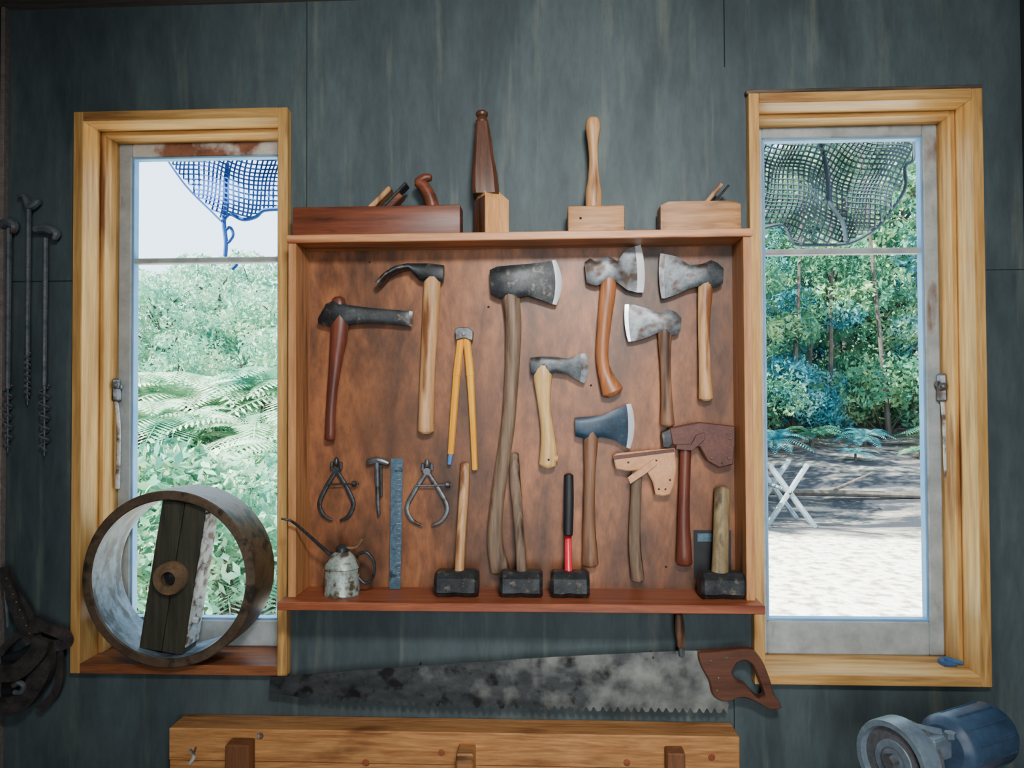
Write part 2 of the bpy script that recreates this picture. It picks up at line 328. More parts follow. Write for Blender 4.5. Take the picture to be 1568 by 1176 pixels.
# ---------------------------------------------------------------- cabinet
CF=-.125; SF=-.17; CLx=W(441,600,CF).x; CRx=W(1153,600,CF).x; CT=W(800,355,CF).z; ST=W(800,925,SF).z; SB=W(800,938,SF).z
th=.021
b=MB()
b.box(CLx,CLx+th,CF,-.0005,ST,CT-th,'cab',.0015); b.box(CRx-th,CRx,CF,-.0005,ST,CT-th,'cab',.0015)
b.box(CLx-.003,CRx+.003,CF-.004,-.0005,CT-th,CT,'cabx',.002)
b.box(CLx-.012,CRx+.012,SF,-.0005,SB,ST,'shelf',.002)
b.box(CLx+th,CRx-th,-.012,-.0005,ST,CT-th,'back',0)
# nails
for (x,y) in [(566,401),(1020,868),(748,470),(905,590)]: b.ball(W(x,y,-.014),.003,'black')
b.done('tool_cabinet')
b=MB(); p0=W(1062,812,-.014); p1=W(1120,888,-.014)
b.box(p0.x,p1.x,-.0145,-.0125,p1.z,p0.z,'grip',0); b.box(p0.x+.01,p0.x+.05,-.0155,-.0145,p0.z-.03,p0.z-.008,'rule',0); b.box(p0.x+.06,p0.x+.08,-.0155,-.0145,p0.z-.06,p0.z-.03,'white',0)
b.done('photo_print')
# ---------------------------------------------------------------- tools in cabinet
Y=-.04
# adze
b=MB(); b.handle([(662,425,26),(660,480,26),(655,560,23),(653,620,24),(652,660,26)],'hlight',Y)
b.head([(680,407,679,431,.014),(660,404,660,433,.017),(641,404,642,429,.014),(624,404,628,413,.018),(606,408,611,416,.022),(590,418,595,425,.025)],'black',Y)
b.head([(590,418,595,425,.025),(576,432,583,439,.027)],'steel',Y); b.done('hand_adze')
# mortise axe
b=MB(); b.handle([(518,458,20),(520,500,28),(513,560,20),(507,620,16),(505,672,17)],'hred',Y)
b.head([(487,488,488,496,.004),(500,466,502,499,.014),(515,460,517,500,.018),(532,467,532,497,.014),(570,472,570,494,.009),(620,476,620,498,.006),(627,476,627,499,.005),(632,477,631,500,.001)],'black',Y,'steel'); b.done('mortising_axe')
# yellow leg dividers
b=MB()
b.line([(706,512,11),(699,575,13)],'yellow',-.03); b.line([(699,575,12),(694,640,11),(690,695,10)],'yellow',-.03); b.line([(690,696,8),(688,711,6)],'blue',-.03)
b.line([(714,512,11),(720,575,13)],'yellow',-.03); b.line([(720,575,12),(724,650,10),(727,719,9)],'yellow',-.03)
b.prism([(697,505),(703,502),(718,502),(725,508),(724,522),(712,518),(699,521)],'steel',-.045,-.02)
b.ball(W(710,511,-.047),.006,'edge'); b.done('wing_divider')
# felling axe
b=MB(); b.handle([(781,420,26),(782,452,27),(786,500,25),(784,570,22),(778,650,21),(768,720,21),(760,780,21),(758,830,24),(766,874,30)],'hgrey',Y,n=8)
b.head([(750,414,752,451,.013),(762,409,764,456,.018),(785,407,787,458,.021),(808,405,808,453,.017),(832,402,830,460,.010),(845,399,846,466,.005,5),(851,398,852,467,.0008,9)],'black',Y,'edge'); b.done('felling_axe')
# hatchet
b=MB(); b.handle([(832,560,24),(831,580,28),(833,620,19),(838,660,20),(840,690,26),(838,712,26)],'hyel',Y)
b.ball(W(849,702,Y),.012,'hyel'); b.ball(W(840,704,Y-.014),.004,'grip')
b.head([(812,548,813,574,.010),(830,546,832,577,.015),(850,547,850,570,.013),(870,549,868,573,.008),(888,542,888,584,.004,2),(896,541,895,587,.0006,6)],'gun',Y,'steel'); b.done('hatchet')
# blue axe
b=MB(); b.handle([(905,650,20),(905,672,22),(903,730,17),(902,800,19),(904,864,25)],'hbrown',Y)
b.head([(880,640,881,668,.012),(900,638,900,673,.015),(922,636,922,669,.012),(942,627,942,674,.007),(959,619,959,685,.003,3),(966,618,965,687,.0006,6)],'navy',Y,'edge'); b.done('blue_axe')
# broad hatchets
b=MB(); b.handle([(932,415,20),(931,445,24),(926,490,21),(922,540,19),(926,570,21),(938,600,34)],'horange',Y)
b.head([(895,402,898,433,.010),(903,396,905,436,.012),(912,401,914,438,.014),(930,393,932,430,.017),(945,400,945,433,.012),(958,383,960,444,.006),(972,377,975,448,.003,2),(981,375,985,448,.0006,4)],'steel',Y,'edge'); b.done('broad_hatchet')
b=MB(); b.handle([(1081,415,18),(1080,443,22),(1078,500,18),(1079,560,18),(1081,610,22)],'hlight',Y)
b.head([(1107,411,1106,435,.010),(1098,403,1099,439,.012),(1088,399,1090,441,.014),(1074,405,1074,438,.017),(1056,407,1053,443,.010),(1036,393,1034,452,.006),(1018,389,1018,457,.003,-1),(1011,388,1013,457,.0006,-3)],'gun',Y,'steel'); b.done('broad_hatchet')
b=MB(); b.handle([(1019,490,18),(1018,512,21),(1019,560,16),(1021,610,17),(1022,650,22)],'hbrown',Y)
b.head([(1043,487,1041,508,.010),(1034,478,1035,512,.012),(1024,474,1025,514,.014),(1009,480,1009,509,.015),(992,473,990,517,.008),(972,467,974,522,.004),(963,466,966,523,.002,-2),(957,466,962,523,.0006,-3)],'steel',Y,'edge'); b.done('broad_hatchet')
# sheathed hatchets
b=MB(); b.handle([(1050,670,18),(1049,720,17),(1047,790,18),(1048,862,25)],'hred',Y)
b.prism([(1012,662),(1026,656),(1030,676),(1024,686),(1014,684)],'black',Y-.012,Y+.012)
b.prism([(1024,655),(1070,646),(1124,652),(1124,680),(1121,711),(1100,716),(1082,706),(1070,684),(1046,688),(1028,680)],'dleather',Y-.014,Y+.010,.003)
b.prism([(1034,688),(1060,690),(1080,672),(1078,662),(1066,666),(1058,680),(1036,680)],'dleather',Y-.020,Y-.013,.001)
for p in [(1118,658),(1118,672),(1118,686),(1116,702),(1106,709),(1090,702),(1072,668)]: b.ball(W(p[0],p[1],Y-.0145),.0035,'hub')
b.done('sheathed_hatchet')
b=MB(); b.handle([(976,715,16),(974,760,16),(972,830,18),(977,888,20)],'hgrey',Y)
b.prism([(938,698),(944,694),(985,690),(1032,686),(1035,714),(1031,742),(1025,757),(1014,759),(1003,757),(999,738),(990,722),(980,719),(962,721),(943,718)],'tan',Y-.014,Y+.010,.003)
b.prism([(965,741),(986,727),(1006,712),(1002,702),(982,716),(961,731)],'tan',Y-.020,Y-.013,.001)
b.prism([(938,698),(1032,687),(1033,692),(940,704)],'dleather',Y-.0155,Y-.013,.0005)
for p in [(975,727),(962,708),(1005,705),(1019,749),(1009,749),(1026,735)]: b.ball(W(p[0],p[1],Y-.0145),.0028,'dleather')
b.done('sheathed_hatchet')
# sledges standing on the shelf
def sledge(x0,x1,hpts,kh,extra=None,hk='black',yc=-.094,hh=.066,hd=.068):
    b=MB(); a=W(x0,880,yc).x; c=W(x1,880,yc).x; z0=ST+.0006; h2=hh/2; zc=z0+h2
    prof=[(1,.55),(.55,1),(-.55,1),(-1,.55),(-1,-.55),(-.55,-1),(.55,-1),(1,-.55)]
    def rg(x,s): return [(x,yc+u*hd/2*s,zc+v*h2*s) for u,v in prof]
    b.loft([rg(a,.82),rg(a+.008,1),rg(a+.035,1),rg((a+c)/2,.93),rg(c-.035,1),rg(c-.008,1),rg(c,.82)],hk)
    b.handle(hpts,kh,-.028,yc,.8)
    if extra: extra(b)
    b.done('sledge_hammer')
sledge(667,733,[(712,711,15),(710,760,15),(706,820,14),(703,885,15)],'hlight')
sledge(766,831,[(787,696,15),(789,740,17),(794,800,15),(800,885,16)],'hgrey')
def ex(b): b.handle([(871,728,14),(871,770,15),(870,819,14)],'grip',-.028,-.064,.9)
sledge(843,902,[(870,800,11),(870,840,11),(871,890,13)],'redp',ex)
sledge(1070,1139,[(1106,750,25),(1104,820,24),(1102,885,26)],'holive')
# calipers
def cal(cx,ty,k,w,h,sx):
    b=MB(); y=-.026
    for s in (-1,1):
        b.line([(cx,ty+14,6),(cx+s*w*.62,ty+h*.45,7),(cx+s*w,ty+h*.72,7),(cx+s*w*.72,ty+h*.92,6),(cx+s*w*.22,ty+h,3)],k,y,ratio=.6)
        b.line([(cx+s*7,ty+12,5),(cx+s*7,ty+2,5)],k,y)
    b.lathe([(.002,-.004),(.010,-.004),(.010,.004),(.002,.004)],W(cx,ty+14,y),(0,1,0),k,20)
    b.tube([tuple(W(cx,ty+6,y))+(.007,),tuple(W(cx,ty,y))+(.008,),tuple(W(cx,ty-5,y))+(.004,)],k)
    b.line([(cx-w*.55,ty+36,3),(sx,ty+35,3)],k,y-.006); b.line([(sx-9,ty+35,9),(sx-4,ty+35,9)],k,y-.006)
    b.done('outside_caliper')
cal(515,706,'gun',26,91,549); cal(654,708,'steel',31,97,692)
b=MB(); b.line([(563,708,9),(579,705,10),(595,710,8)],'steel',-.03); b.line([(577,706,8),(578,750,6),(580,788,5)],'steel',-.03); b.line([(583,712,5),(584,760,4)],'gun',-.026); b.done('marking_gauge')
b=MB(); p0=W(599,702,-.02)
b.add([(p0.x,-.016,p0.z),(W(617,702,-.02).x,-.016,p0.z),(W(614,895,-.03).x,-.035,ST+.001),(W(597,895,-.03).x,-.035,ST+.001),
       (p0.x,-.018,p0.z),(W(617,702,-.02).x,-.018,p0.z),(W(614,895,-.03).x,-.037,ST+.001),(W(597,895,-.03).x,-.037,ST+.001)],
      [(0,1,2,3),(4,7,6,5),(0,4,5,1),(1,5,6,2),(2,6,7,3),(3,7,4,0)],'rule')
for i in range(24):
    q=W(612,712+i*7.4,-.02); yy=-.0185-.019*(i*7.4+10)/193; L=.012 if i%4==0 else .007
    b.box(q.x-L/2,q.x+L/2,yy-.0008,yy,q.z-.0006,q.z+.0006,'edge',0)
b.done('steel_ruler')
# oil can
b=MB(); yc=-.09; c=W(524,900,yc); z0=ST+.0006; r=27*pxm(yc)
b.lathe([(.004,z0),(r,z0),(r*1.02,z0+.004),(r*.98,z0+.008),(r*.97,z0+.068),(r*1.02,z0+.071),(r*.99,z0+.075),(r*.78,z0+.095),(r*.5,z0+.108),(r*.3,z0+.114),(.004,z0+.116)],(c.x,yc,0),(0,0,1),'can',36)
b.lathe([(.004,z0+.112),(r*.38,z0+.112),(r*.38,z0+.122),(r*.2,z0+.130),(.003,z0+.131)],(c.x,yc,0),(0,0,1),'gun',20)
p=W(504,848,yc); b.tube([(c.x-.008,yc,z0+.108,.006),(p.x,yc,p.z,.0055)]+[tuple(W(480,826,-.11))+(.0045,),tuple(W(455,804,-.15))+(.0038,),tuple(W(445,797,-.16))+(.0033,),tuple(W(431,794,-.165))+(.0028,)],'gun',10)
b.line([(548,848,5),(562,846,5),(573,862,5),(571,884,5),(560,893,5),(549,884,5)],'gun',yc,ratio=1.6)
b.line([(527,838,5),(545,838,5),(555,826,5)],'hub',yc,ratio=1.8); b.done('oil_can')
# ---------------------------------------------------------------- on top of cabinet
ZT=CT+.0006; yt=-.065
b=MB(); a=W(454,340,yt).x; c=W(707,340,yt).x; zt=W(580,320,yt).z
b.box(a,c,yt-.033,yt+.033,ZT,zt,'plane',.003,segs=2)
def lean(b,p0,p1,w,t,k,y=yt):
    P0=W(*p0,y);P1=W(*p1,y); d=P1-P0; ang=math.atan2(d.x,d.z); L=d.length; m=(P0+P1)/2
    b.box(m.x-t/2,m.x+t/2,y-w/2,y+w/2,m.z-L/2,m.z+L/2,k,.0025,Matrix.Rotation(ang,3,'Y'))
lean(b,(568,322),(600,290),.045,.014,'hlight'); lean(b,(586,322),(624,283),.042,.009,'black'); lean(b,(594,322),(616,300),.04,.016,'plane')
b.handle([(664,324,20),(659,304,20),(650,287,18),(640,278,16)],'plane',yt,ratio=1.0); b.handle([(638,280,12),(650,273,14),(660,272,10)],'plane',yt,ratio=1.2)
b.done('jointer_plane')
b=MB()
def sqr(px,w,py,y=yt):
    q=W(px,py,y); h=w*.5*pxm(y); cc=.28*h
    return [(q.x+u,y+v,q.z) for u,v in [(h,h-cc),(h-cc,h),(-h+cc,h),(-h,h-cc),(-h,-h+cc),(-h+cc,-h),(h-cc,-h),(h,-h+cc)]]
b.loft([sqr(745,40,300),sqr(744,40,290),sqr(743,37,266),sqr(741,29,236),sqr(740,23,205),sqr(739,18,188)],'darkw')
q=W(738,180,yt); b.lathe([(.003,-.018),(.015,-.016),(.017,-.010),(.013,-.004),(.011,0),(.016,.005),(.017,.011),(.012,.017),(.003,.019)],(q.x,yt,q.z),(0,0,1),'darkw',20)
s_=.068; cx_=W(753,330,yt).x; zt=W(760,309,yt).z; R_=Matrix.Rotation(math.radians(29),3,'Z')
def rp(u,v,z): 
    m=R_@Vector((u,v,0)); return (cx_+m.x,yt+m.y,z)
h=s_/2
b.loft([[rp(-h,-h,z),rp(h,-h,z),rp(h,h,z),rp(-h,h,z)] for z in (ZT,zt)]+[[rp(-h*.9,-h*.55,zt+.028),rp(h*.2,-h*.55,zt+.028),rp(h*.2,h*.5,zt+.028),rp(-h*.9,h*.5,zt+.028)]],'endg')
b.loft([[rp(-h-.003,-h,z),rp(-h-.0002,-h,z),rp(-h-.0002,h,z),rp(-h-.003,h,z)] for z in (ZT,zt+.005)],'darkw')
b.done('wooden_fid')
b=MB(); a=W(869,340,yt).x; c=W(955,340,yt).x; zt=W(910,319,yt).z
b.box(a,c,yt-.032,yt+.032,ZT,zt,'mallet',.005,segs=2)
b.handle([(908,183,20),(908,196,23),(908,220,16),(909,245,14),(909,275,18),(909,295,25),(909,320,24)],'hlight',yt,ratio=.8)
b.ball(W(889,334,yt-.0325),.0035,'black'); b.done('wooden_mallet')
b=MB(); a=W(1009,340,yt).x; c=W(1130,340,yt).x; zt=W(1070,313,yt).z; zl=W(1070,318,yt).z
b.loft([[(a,yt-.03,ZT),(a,yt+.03,ZT),(a,yt+.03,zl),(a,yt-.03,zl)],[(a+.02,yt-.034,ZT),(a+.02,yt+.034,ZT),(a+.02,yt+.034,zt),(a+.02,yt-.034,zt)],[(c-.02,yt-.034,ZT),(c-.02,yt+.034,ZT),(c-.02,yt+.034,zt),(c-.02,yt-.034,zt)],[(c,yt-.03,ZT),(c,yt+.03,ZT),(c,yt+.03,zl),(c,yt-.03,zl)]],'plane2')
lean(b,(1078,314),(1103,284),.042,.011,'hlight'); lean(b,(1092,312),(1114,286),.044,.006,'black'); b.done('smoothing_plane')
# ---------------------------------------------------------------- crosscut saw
b=MB(); ys=-.047
top=[(413,1037),(450,1034),(560,1025),(700,1015),(860,1005),(1045,996),(1090,997)]
def bot(x):
    xs=[420,470,560,700,900,1115]; yz=[1063,1068,1074,1080,1086,1089]
    return float(np.interp(x,xs,yz))
teeth=[]; x=1113; i=0
while x>480:
    teeth+=[(x,bot(x)+3),(x-4.5,bot(x)-4),(x-6,bot(x)-4),(x-9,bot(x)+2)]; x-=11.5 if i%3 else 14; i+=1
pts=top+[(1095,1045),(1116,1078)]+teeth+[(440,1064),(414,1062)]
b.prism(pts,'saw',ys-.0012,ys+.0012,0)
outer=[(1066,997),(1100,995),(1145,992),(1163,1006),(1176,1035),(1184,1062),(1196,1080),(1178,1084),(1160,1074),(1135,1066),(1108,1072),(1090,1062),(1084,1040),(1072,1018)]
inner=[(1122,1022),(1128,1013),(1140,1010),(1150,1016),(1157,1030),(1164,1048),(1168,1062),(1160,1066),(1150,1058),(1140,1046),(1130,1042),(1124,1036),(1121,1031),(1120,1026)]
def hring(o,i,k,y0,y1):
    cx=sum(p[0] for p in i)/len(i); cy=sum(p[1] for p in i)/len(i)
    o=cr(o+[o[0]],8)[:-1]; i=cr(i+[i[0]],8)[:-1]
    def byang(P):
        A=[(math.atan2(p[1]-cy,p[0]-cx),math.hypot(p[0]-cx,p[1]-cy)) for p in P]; A.sort(); return A
    def samp(A,t):
        a=[q[0] for q in A]; r=[q[1] for q in A]; a=[a[-1]-2*math.pi]+a+[a[0]+2*math.pi]; r=[r[-1]]+r+[r[0]]; return float(np.interp(t,a,r))
    Ao,Ai=byang(o),byang(i); N=96; vs=[];g=1.5
    for j in range(N):
        t=-math.pi+2*math.pi*(j+.5)/N; ro=samp(Ao,t); ri=samp(Ai,t)
        for rr,y in [(ro,y0+.004),(ro-g*1.5,y0),(ri+g*1.5,y0),(ri,y0+.004),(ri,y1),(ro,y1)]:
            w=W(cx+rr*math.cos(t),cy+rr*math.sin(t),(y0+y1)/2); vs.append((w.x,y,w.z))
    fs=[]
    for j in range(N):
        for q in range(6): fs.append((j*6+q,j*6+(q+1)%6,((j+1)%N)*6+(q+1)%6,((j+1)%N)*6+q))
    b.add(vs,fs,k)
hring(outer,inner,'sawhandle',ys-.013,ys+.013)
for p in [(1088,1012),(1100,1038),(1098,1058),(1112,1008)]: b.ball(W(p[0],p[1],ys-.0135),.004,'hub')
b.handle([(1040,941,11),(1041,965,15),(1043,990,11)],'hbrown',ys-.004,ratio=1); b.line([(1043,990,9),(1044,1004,9)],'steel',ys-.003)
for p in [(640,1024),(1000,1006)]:
    q=W(p[0],p[1],ys); b.tube([(q.x,ys-.006,q.z,.0025),(q.x,-.003,q.z,.0025)],'black',8,up=(0,0,1))
b.done('crosscut_saw')
# ---------------------------------------------------------------- wooden split pulley in left window
b=MB(); y0=-.06; y1=.088; r=138*pxm(y0); zs=LW['B']+.028; cx=W(257,877,y0).x; cz=zs+r+.0008; t=.026
cx=max(cx,LW['L']+.0285+r); 
b.lathe([(r-.003,y0),(r,y0+.003),(r,y1-.003),(r-.003,y1),(r-t+.003,y1),(r-t,y1-.003)],(cx,0,cz),(0,1,0),'rim',96)
k=96*5; del b.f[k:k+2]; del b.m[k:k+2]
b.lathe([(r-t,y1-.003),(r-t-.0005,y0+.003)],(cx,0,cz),(0,1,0),'rimin',96); b.f.pop();b.m.pop();b.f.pop();b.m.pop()
b.lathe([(r-t,y0+.003),(r-t+.003,y0),(r-.003,y0)],(cx,0,cz),(0,1,0),'rim',96); b.f.pop();b.m.pop();b.f.pop();b.m.pop()
ang=math.radians(9); Rr=Matrix.Rotation(ang,3,'Y'); ri=r-t-.001
def rb(u0,u1,ya,yb_,v0,v1,k):
    m=Rr@Vector(((u0+u1)/2,0,(v0+v1)/2)); w=(u1-u0)/2; h=(v1-v0)/2
    b.box(cx+m.x-w,cx+m.x+w,ya,yb_,cz+m.z-h,cz+m.z+h,k,.002,Rr)
hh=ri*.965
rb(-.062,.0,-.035,.045,-hh,hh,'pboard'); rb(.002,.062,-.035,.045,-hh,hh,'pboard'); rb(.0625,.068,-.033,.043,-hh*.9,hh*.9,'white')
for v in (-.12,-.07,.03,.1): rb(.064,.082,-.02,.0,v,v+.014,'white')
b.lathe([(.020,-.060),(.042,-.060),(.046,-.054),(.046,-.034),(.020,-.034)],(cx,0,cz),(0,1,0),'hub',40,closed=True)
b.lathe([(.002,-.044),(.022,-.044),(.022,-.034),(.002,-.034)],(cx,0,cz),(0,1,0),'black',30)
b.done('wooden_belt_pulley')
# ---------------------------------------------------------------- left wall tools
def auger(shaft,y,handle,k,r,kh=None):
    b=MB(); b.line(handle,kh or k,y,ratio=1.1)
    x0,ya,yb_,w=shaft; b.line([(x0,ya,w),(x0-2,yb_,w*.8)],k,y)
    turns=r[2]; L=[]; n=turns*14
    for i in range(n+1):
        q=i/n; p=W(x0-2,r[0]+(r[1]-r[0])*q,y); a=q*turns*2*math.pi; rad=r[3]*.5*pxm(y)*(1 if q<.93 else .5)
        L.append((p.x+math.cos(a)*rad,p.y+math.sin(a)*rad,p.z,.0028))
    b.tube(L,'rust',6); b.line([(x0-2,r[0],4),(x0-2,r[1]+8,2)],'rust',y); b.done('auger_bit')
auger((14,350,595,9),-.025,[(2,345,12),(12,340,16),(22,346,14),(20,356,10)],'rust',(590,685,6,12))
auger((44,315,545,8),-.025,[(28,301,6),(36,300,8),(46,316,13),(60,308,10)],'rust',(540,612,8,7))
auger((70,365,590,8),-.025,[(54,352,12),(70,350,15),(86,357,14),(83,366,10)],'rust',(590,690,6,14))
# harness
b=MB(); 
def strap(pts,k,w,t,y):
    q=cr(pts,8); rings=[]; n=len(q)
    for i,p in enumerate(q):
        yy=p[2] if len(p)>2 else y
        a=W(p[0],p[1],yy); c0=q[min(i+1,n-1)]; c1=q[max(i-1,0)]
        d=Vector((c0[0]-c1[0],0,-(c0[1]-c1[1]))).normalized(); nn=Vector((-d.z,0,d.x))
        rings.append([a+nn*w/2+Vector((0,-t,0)),a-nn*w/2+Vector((0,-t,0)),a-nn*w/2+Vector((0,t,0)),a+nn*w/2+Vector((0,t,0))])
    b.loft(rings,k)
strap([(4,868),(14,905),(30,945),(48,985)],'bleather',.03,.004,-.05)
strap([(10,880),(34,920),(50,950),(62,985)],'bleather',.018,.003,-.035)
strap([(48,950),(72,960),(98,972),(100,985),(70,990)],'bleather',.03,.006,-.045)
strap([(2,1030),(30,1026),(58,1000),(66,978)],'bleather',.045,.01,-.08)
strap([(2,1000),(14,985),(36,968),(60,962)],'bleather',.02,.006,-.05)
strap([(66,985),(68,1020),(52,1052),(30,1076),(4,1080)],'bleather',.05,.012,-.06)
strap([(90,985),(92,1030),(84,1062),(60,1086)],'bleather',.022,.004,-.035)
b.prism([(4,1004),(30,996),(56,985),(66,1000),(60,1040),(36,1068),(4,1074)],'grip',-.045,-.03,.002)
b.line([(20,1050,8),(28,1045,9),(36,1050,8),(32,1060,8),(22,1060,8)],'rust',-.075); b.line([(8,905,5),(12,960,5)],'rust',-.05)
for i in range(8): b.ball(W(10+i*5,886+i*12,-.056),.003,'hub')
b.done('horse_bridle')
# ---------------------------------------------------------------- lower pine rack
b=MB(); yf=-.09; a=W(258,1150,yf).x; c=W(1133,1150,yf).x; zt=W(700,1122,yf).z
b.box(a,c,yf,-.0005,zt-.085,zt,'bench',.003); b.box(a,c,yf+.004,-.0005,zt-.35,zt-.087,'bench',.003)
for x0,x1,py,k in [(348,384,1137,'benchd'),(701,727,1146,'bench'),(1020,1048,1150,'benchd')]:
    p=W(x0,py,yf-.03); q=W(x1,py,yf-.03); b.box(p.x,q.x,yf-.045,yf+.001,p.z-.26,p.z,k,.003)
p=W(712,1152,yf-.06); b.box(p.x-.022,p.x+.022,yf-.07,yf-.04,p.z-.1,p.z,'plane2',.004)
for p in [(676,1153),(960,1168),(1090,1160),(398,1127),(560,1168)]:
    b.lathe([(.002,-.001),(.008,-.001),(.010,.002),(.002,.003)],W(p[0],p[1],yf-.001),(0,1,0),'shelf' if p[0]!=398 else 'white',16)
b.line([(290,1146,4),(297,1158,6),(290,1170,5)],'white',yf-.001); b.line([(300,1144,3),(296,1156,4)],'white',yf-.001)
b.done('wall_rack')
# ---------------------------------------------------------------- grinder on workbench
gy=-.36; by=-.36; bz=.62; c=W(1376,1163,gy)
b=MB()
b.box(c.x-.05,XR-.02,by-.17,by+.17,bz-.045,bz,'bench',.003)
for xx in (c.x-.03,XR-.09):
    for yy in (by-.15,by+.09): b.box(xx,xx+.06,yy,yy+.06,.0005,bz-.045,'benchd',.003)
b.done('workbench')
b=MB(); g=Vector((c.x,gy,c.z)); ax=Vector((math.cos(.5),math.sin(.5),0)).normalized()
R0=.088
b.lathe([(.003,-.020),(R0*.5,-.020),(R0*.55,-.014),(R0*.80,-.014),(R0*.84,-.028),(R0*.97,-.028),(R0,-.02),(R0,.02),(R0*.9,.024),(.003,.026)],g,ax,'gblue',48)
b.lathe([(R0*.3,-.0205),(R0*.80,-.0145),(R0*.80,-.0140),(R0*.3,-.0140)],g,ax,'stone',40,closed=True)
b.lathe([(.003,-.036),(.014,-.036),(.018,-.020),(.003,-.020)],g,ax,'steel',6)
b.lathe([(.003,.028),(R0*.86,.028),(R0*.86,.046),(.003,.046)],g,ax,'stone',40)
b.lathe([(.003,.04),(.014,.04),(.014,.16),(.003,.16)],g,ax,'steel',20)
m0=g+ax*.15+Vector((0,0,-.006))
b.lathe([(.004,0),(.05,.0),(.066,.012),(.070,.02),(.070,.17),(.062,.185),(.004,.188)],m0,ax,'gdark',48)
o=ax.orthogonal().normalized(); o2=ax.cross(o)
for i in range(12):
    a=i*math.pi/6; d=o*math.cos(a)+o2*math.sin(a)
    b.tube([tuple(m0+ax*.03+d*.070)+(.0025,),tuple(m0+ax*.16+d*.070)+(.0025,)],'gdark',6)
b.box(g.x+.045,g.x+.105,g.y-.03,g.y+.0,g.z+.01,g.z+.06,'gblue',.004,Matrix.Rotation(.5,3,'Z')); b.tube([(g.x+.03,g.y-.0,g.z+.075,.006),(g.x+.09,g.y+.0,g.z+.06,.009)],'gblue')
b.lathe([(.003,-.012),(.012,-.012),(.012,.0),(.003,.0)],(g.x+.1,g.y-.02,g.z+.07),(0,0,1),'gblue',6)
mid=m0+ax*.07
b.box(mid.x-.08,mid.x+.08,mid.y-.05,mid.y+.05,bz+.0006,g.z-.05,'gdark',.006,Matrix.Rotation(.5,3,'Z'))
b.done('bench_grinder')
# ---------------------------------------------------------------- outside
def gh(x,y):
    h=0.0
    if y>8.4: h=(y-8.4)*.17
    return h+.05*math.sin(x*1.3+y*.7)*min(1,max(0,(y-3)/5))
N1,N2=70,70; vs=[];fs=[]
for j in range(N2):
    y=.2+ 34*(j/(N2-1))**1.3
    for i in range(N1):
        x=-22+46*i/(N1-1); vs.append((x,y,gh(x,y)-.02))
for j in range(N2-1):
    for i in range(N1-1): a=j*N1+i; fs.append((a,a+1,a+N1+1,a+N1))
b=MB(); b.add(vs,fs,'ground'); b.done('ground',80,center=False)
forest=bpy.data.objects.new('forest',None); sc.collection.objects.link(forest)
def leaves(b,cents,n,size,k,elong=2.2):
    vs=[];fs=[]
    for q in range(n):
        c,rad=cents[np.random.randint(len(cents))]
        d=np.random.normal(size=3); d/=np.linalg.norm(d); p=np.array(c)+d*np.array(rad)*np.random.uniform(.45,1)**.6
        u=np.random.normal(size=3); u/=np.linalg.norm(u); w=np.cross(u,np.random.normal(size=3)); w/=np.linalg.norm(w)+1e-9
        s=size*np.random.uniform(.6,1.3); o=len(vs)
        vs+=[p-u*s*elong/2,p+w*s/2,p+u*s*elong/2,p-w*s/2]; fs.append((o,o+1,o+2,o+3))
    b.add(vs,fs,k)
def fmesh(b,name):
    v=b.v; me=bpy.data.meshes.new(name); me.from_pydata([tuple(map(float,p)) for p in v],[],b.f)
    for k in b.mats: me.materials.append(M[k])
    me.polygons.foreach_set('material_index',b.m); me.update(); return me
def place(me,name,loc,rz,s):
    o=bpy.data.objects.new(name,me); o.location=loc; o.rotation_euler=(0,0,rz); o.scale=(s,s,s); o.parent=forest; sc.collection.objects.link(o); return o
def mktree(H,lk,n=5200):
    b=MB()
    b.tube([(0,0,-.3,.09),(.1,.1,H*.4,.06),(-.1,.1,H*.8,.035)],'trunk',7)
    cents=[]
    for i in range(16):
        z=random.uniform(.9,H); rr=1.5*(1-.5*abs(z/H-.5)); a=random.uniform(0,6.28); c=(rr*math.cos(a)*random.uniform(.4,1),rr*math.sin(a)*random.uniform(.4,1),z)
        cents.append((c,(.75,.75,.5))); b.tube([(0,0,max(.3,z-.8),.025),(c[0]*.5,c[1]*.5,z-.3,.018),c+(.01,)],'trunk',5)
    leaves(b,cents,n,.075,lk,2.4)
    return fmesh(b,'tree')
trees=[mktree(5.2,'leaf'),mktree(5.2,'leaf2'),mktree(5.4,'leaf')]
pale=[mktree(5.2,'leaf3'),mktree(5,'leaf3',4200)]
def mkbush(lk):
    b=MB(); cents=[((random.uniform(-.8,.8),random.uniform(-.6,.6),random.uniform(.3,1.1)),(.5,.5,.4)) for i in range(9)]
    for c,_ in cents: b.tube([(0,0,-.1,.02),c+(.008,)],'trunk',5)
    leaves(b,cents,3200,.05,lk,2.2); return fmesh(b,'bush')
bushes=[mkbush('leaf'),mkbush('leaf2')]; pbush=[mkbush('leaf3'),mkbush('leaf')]
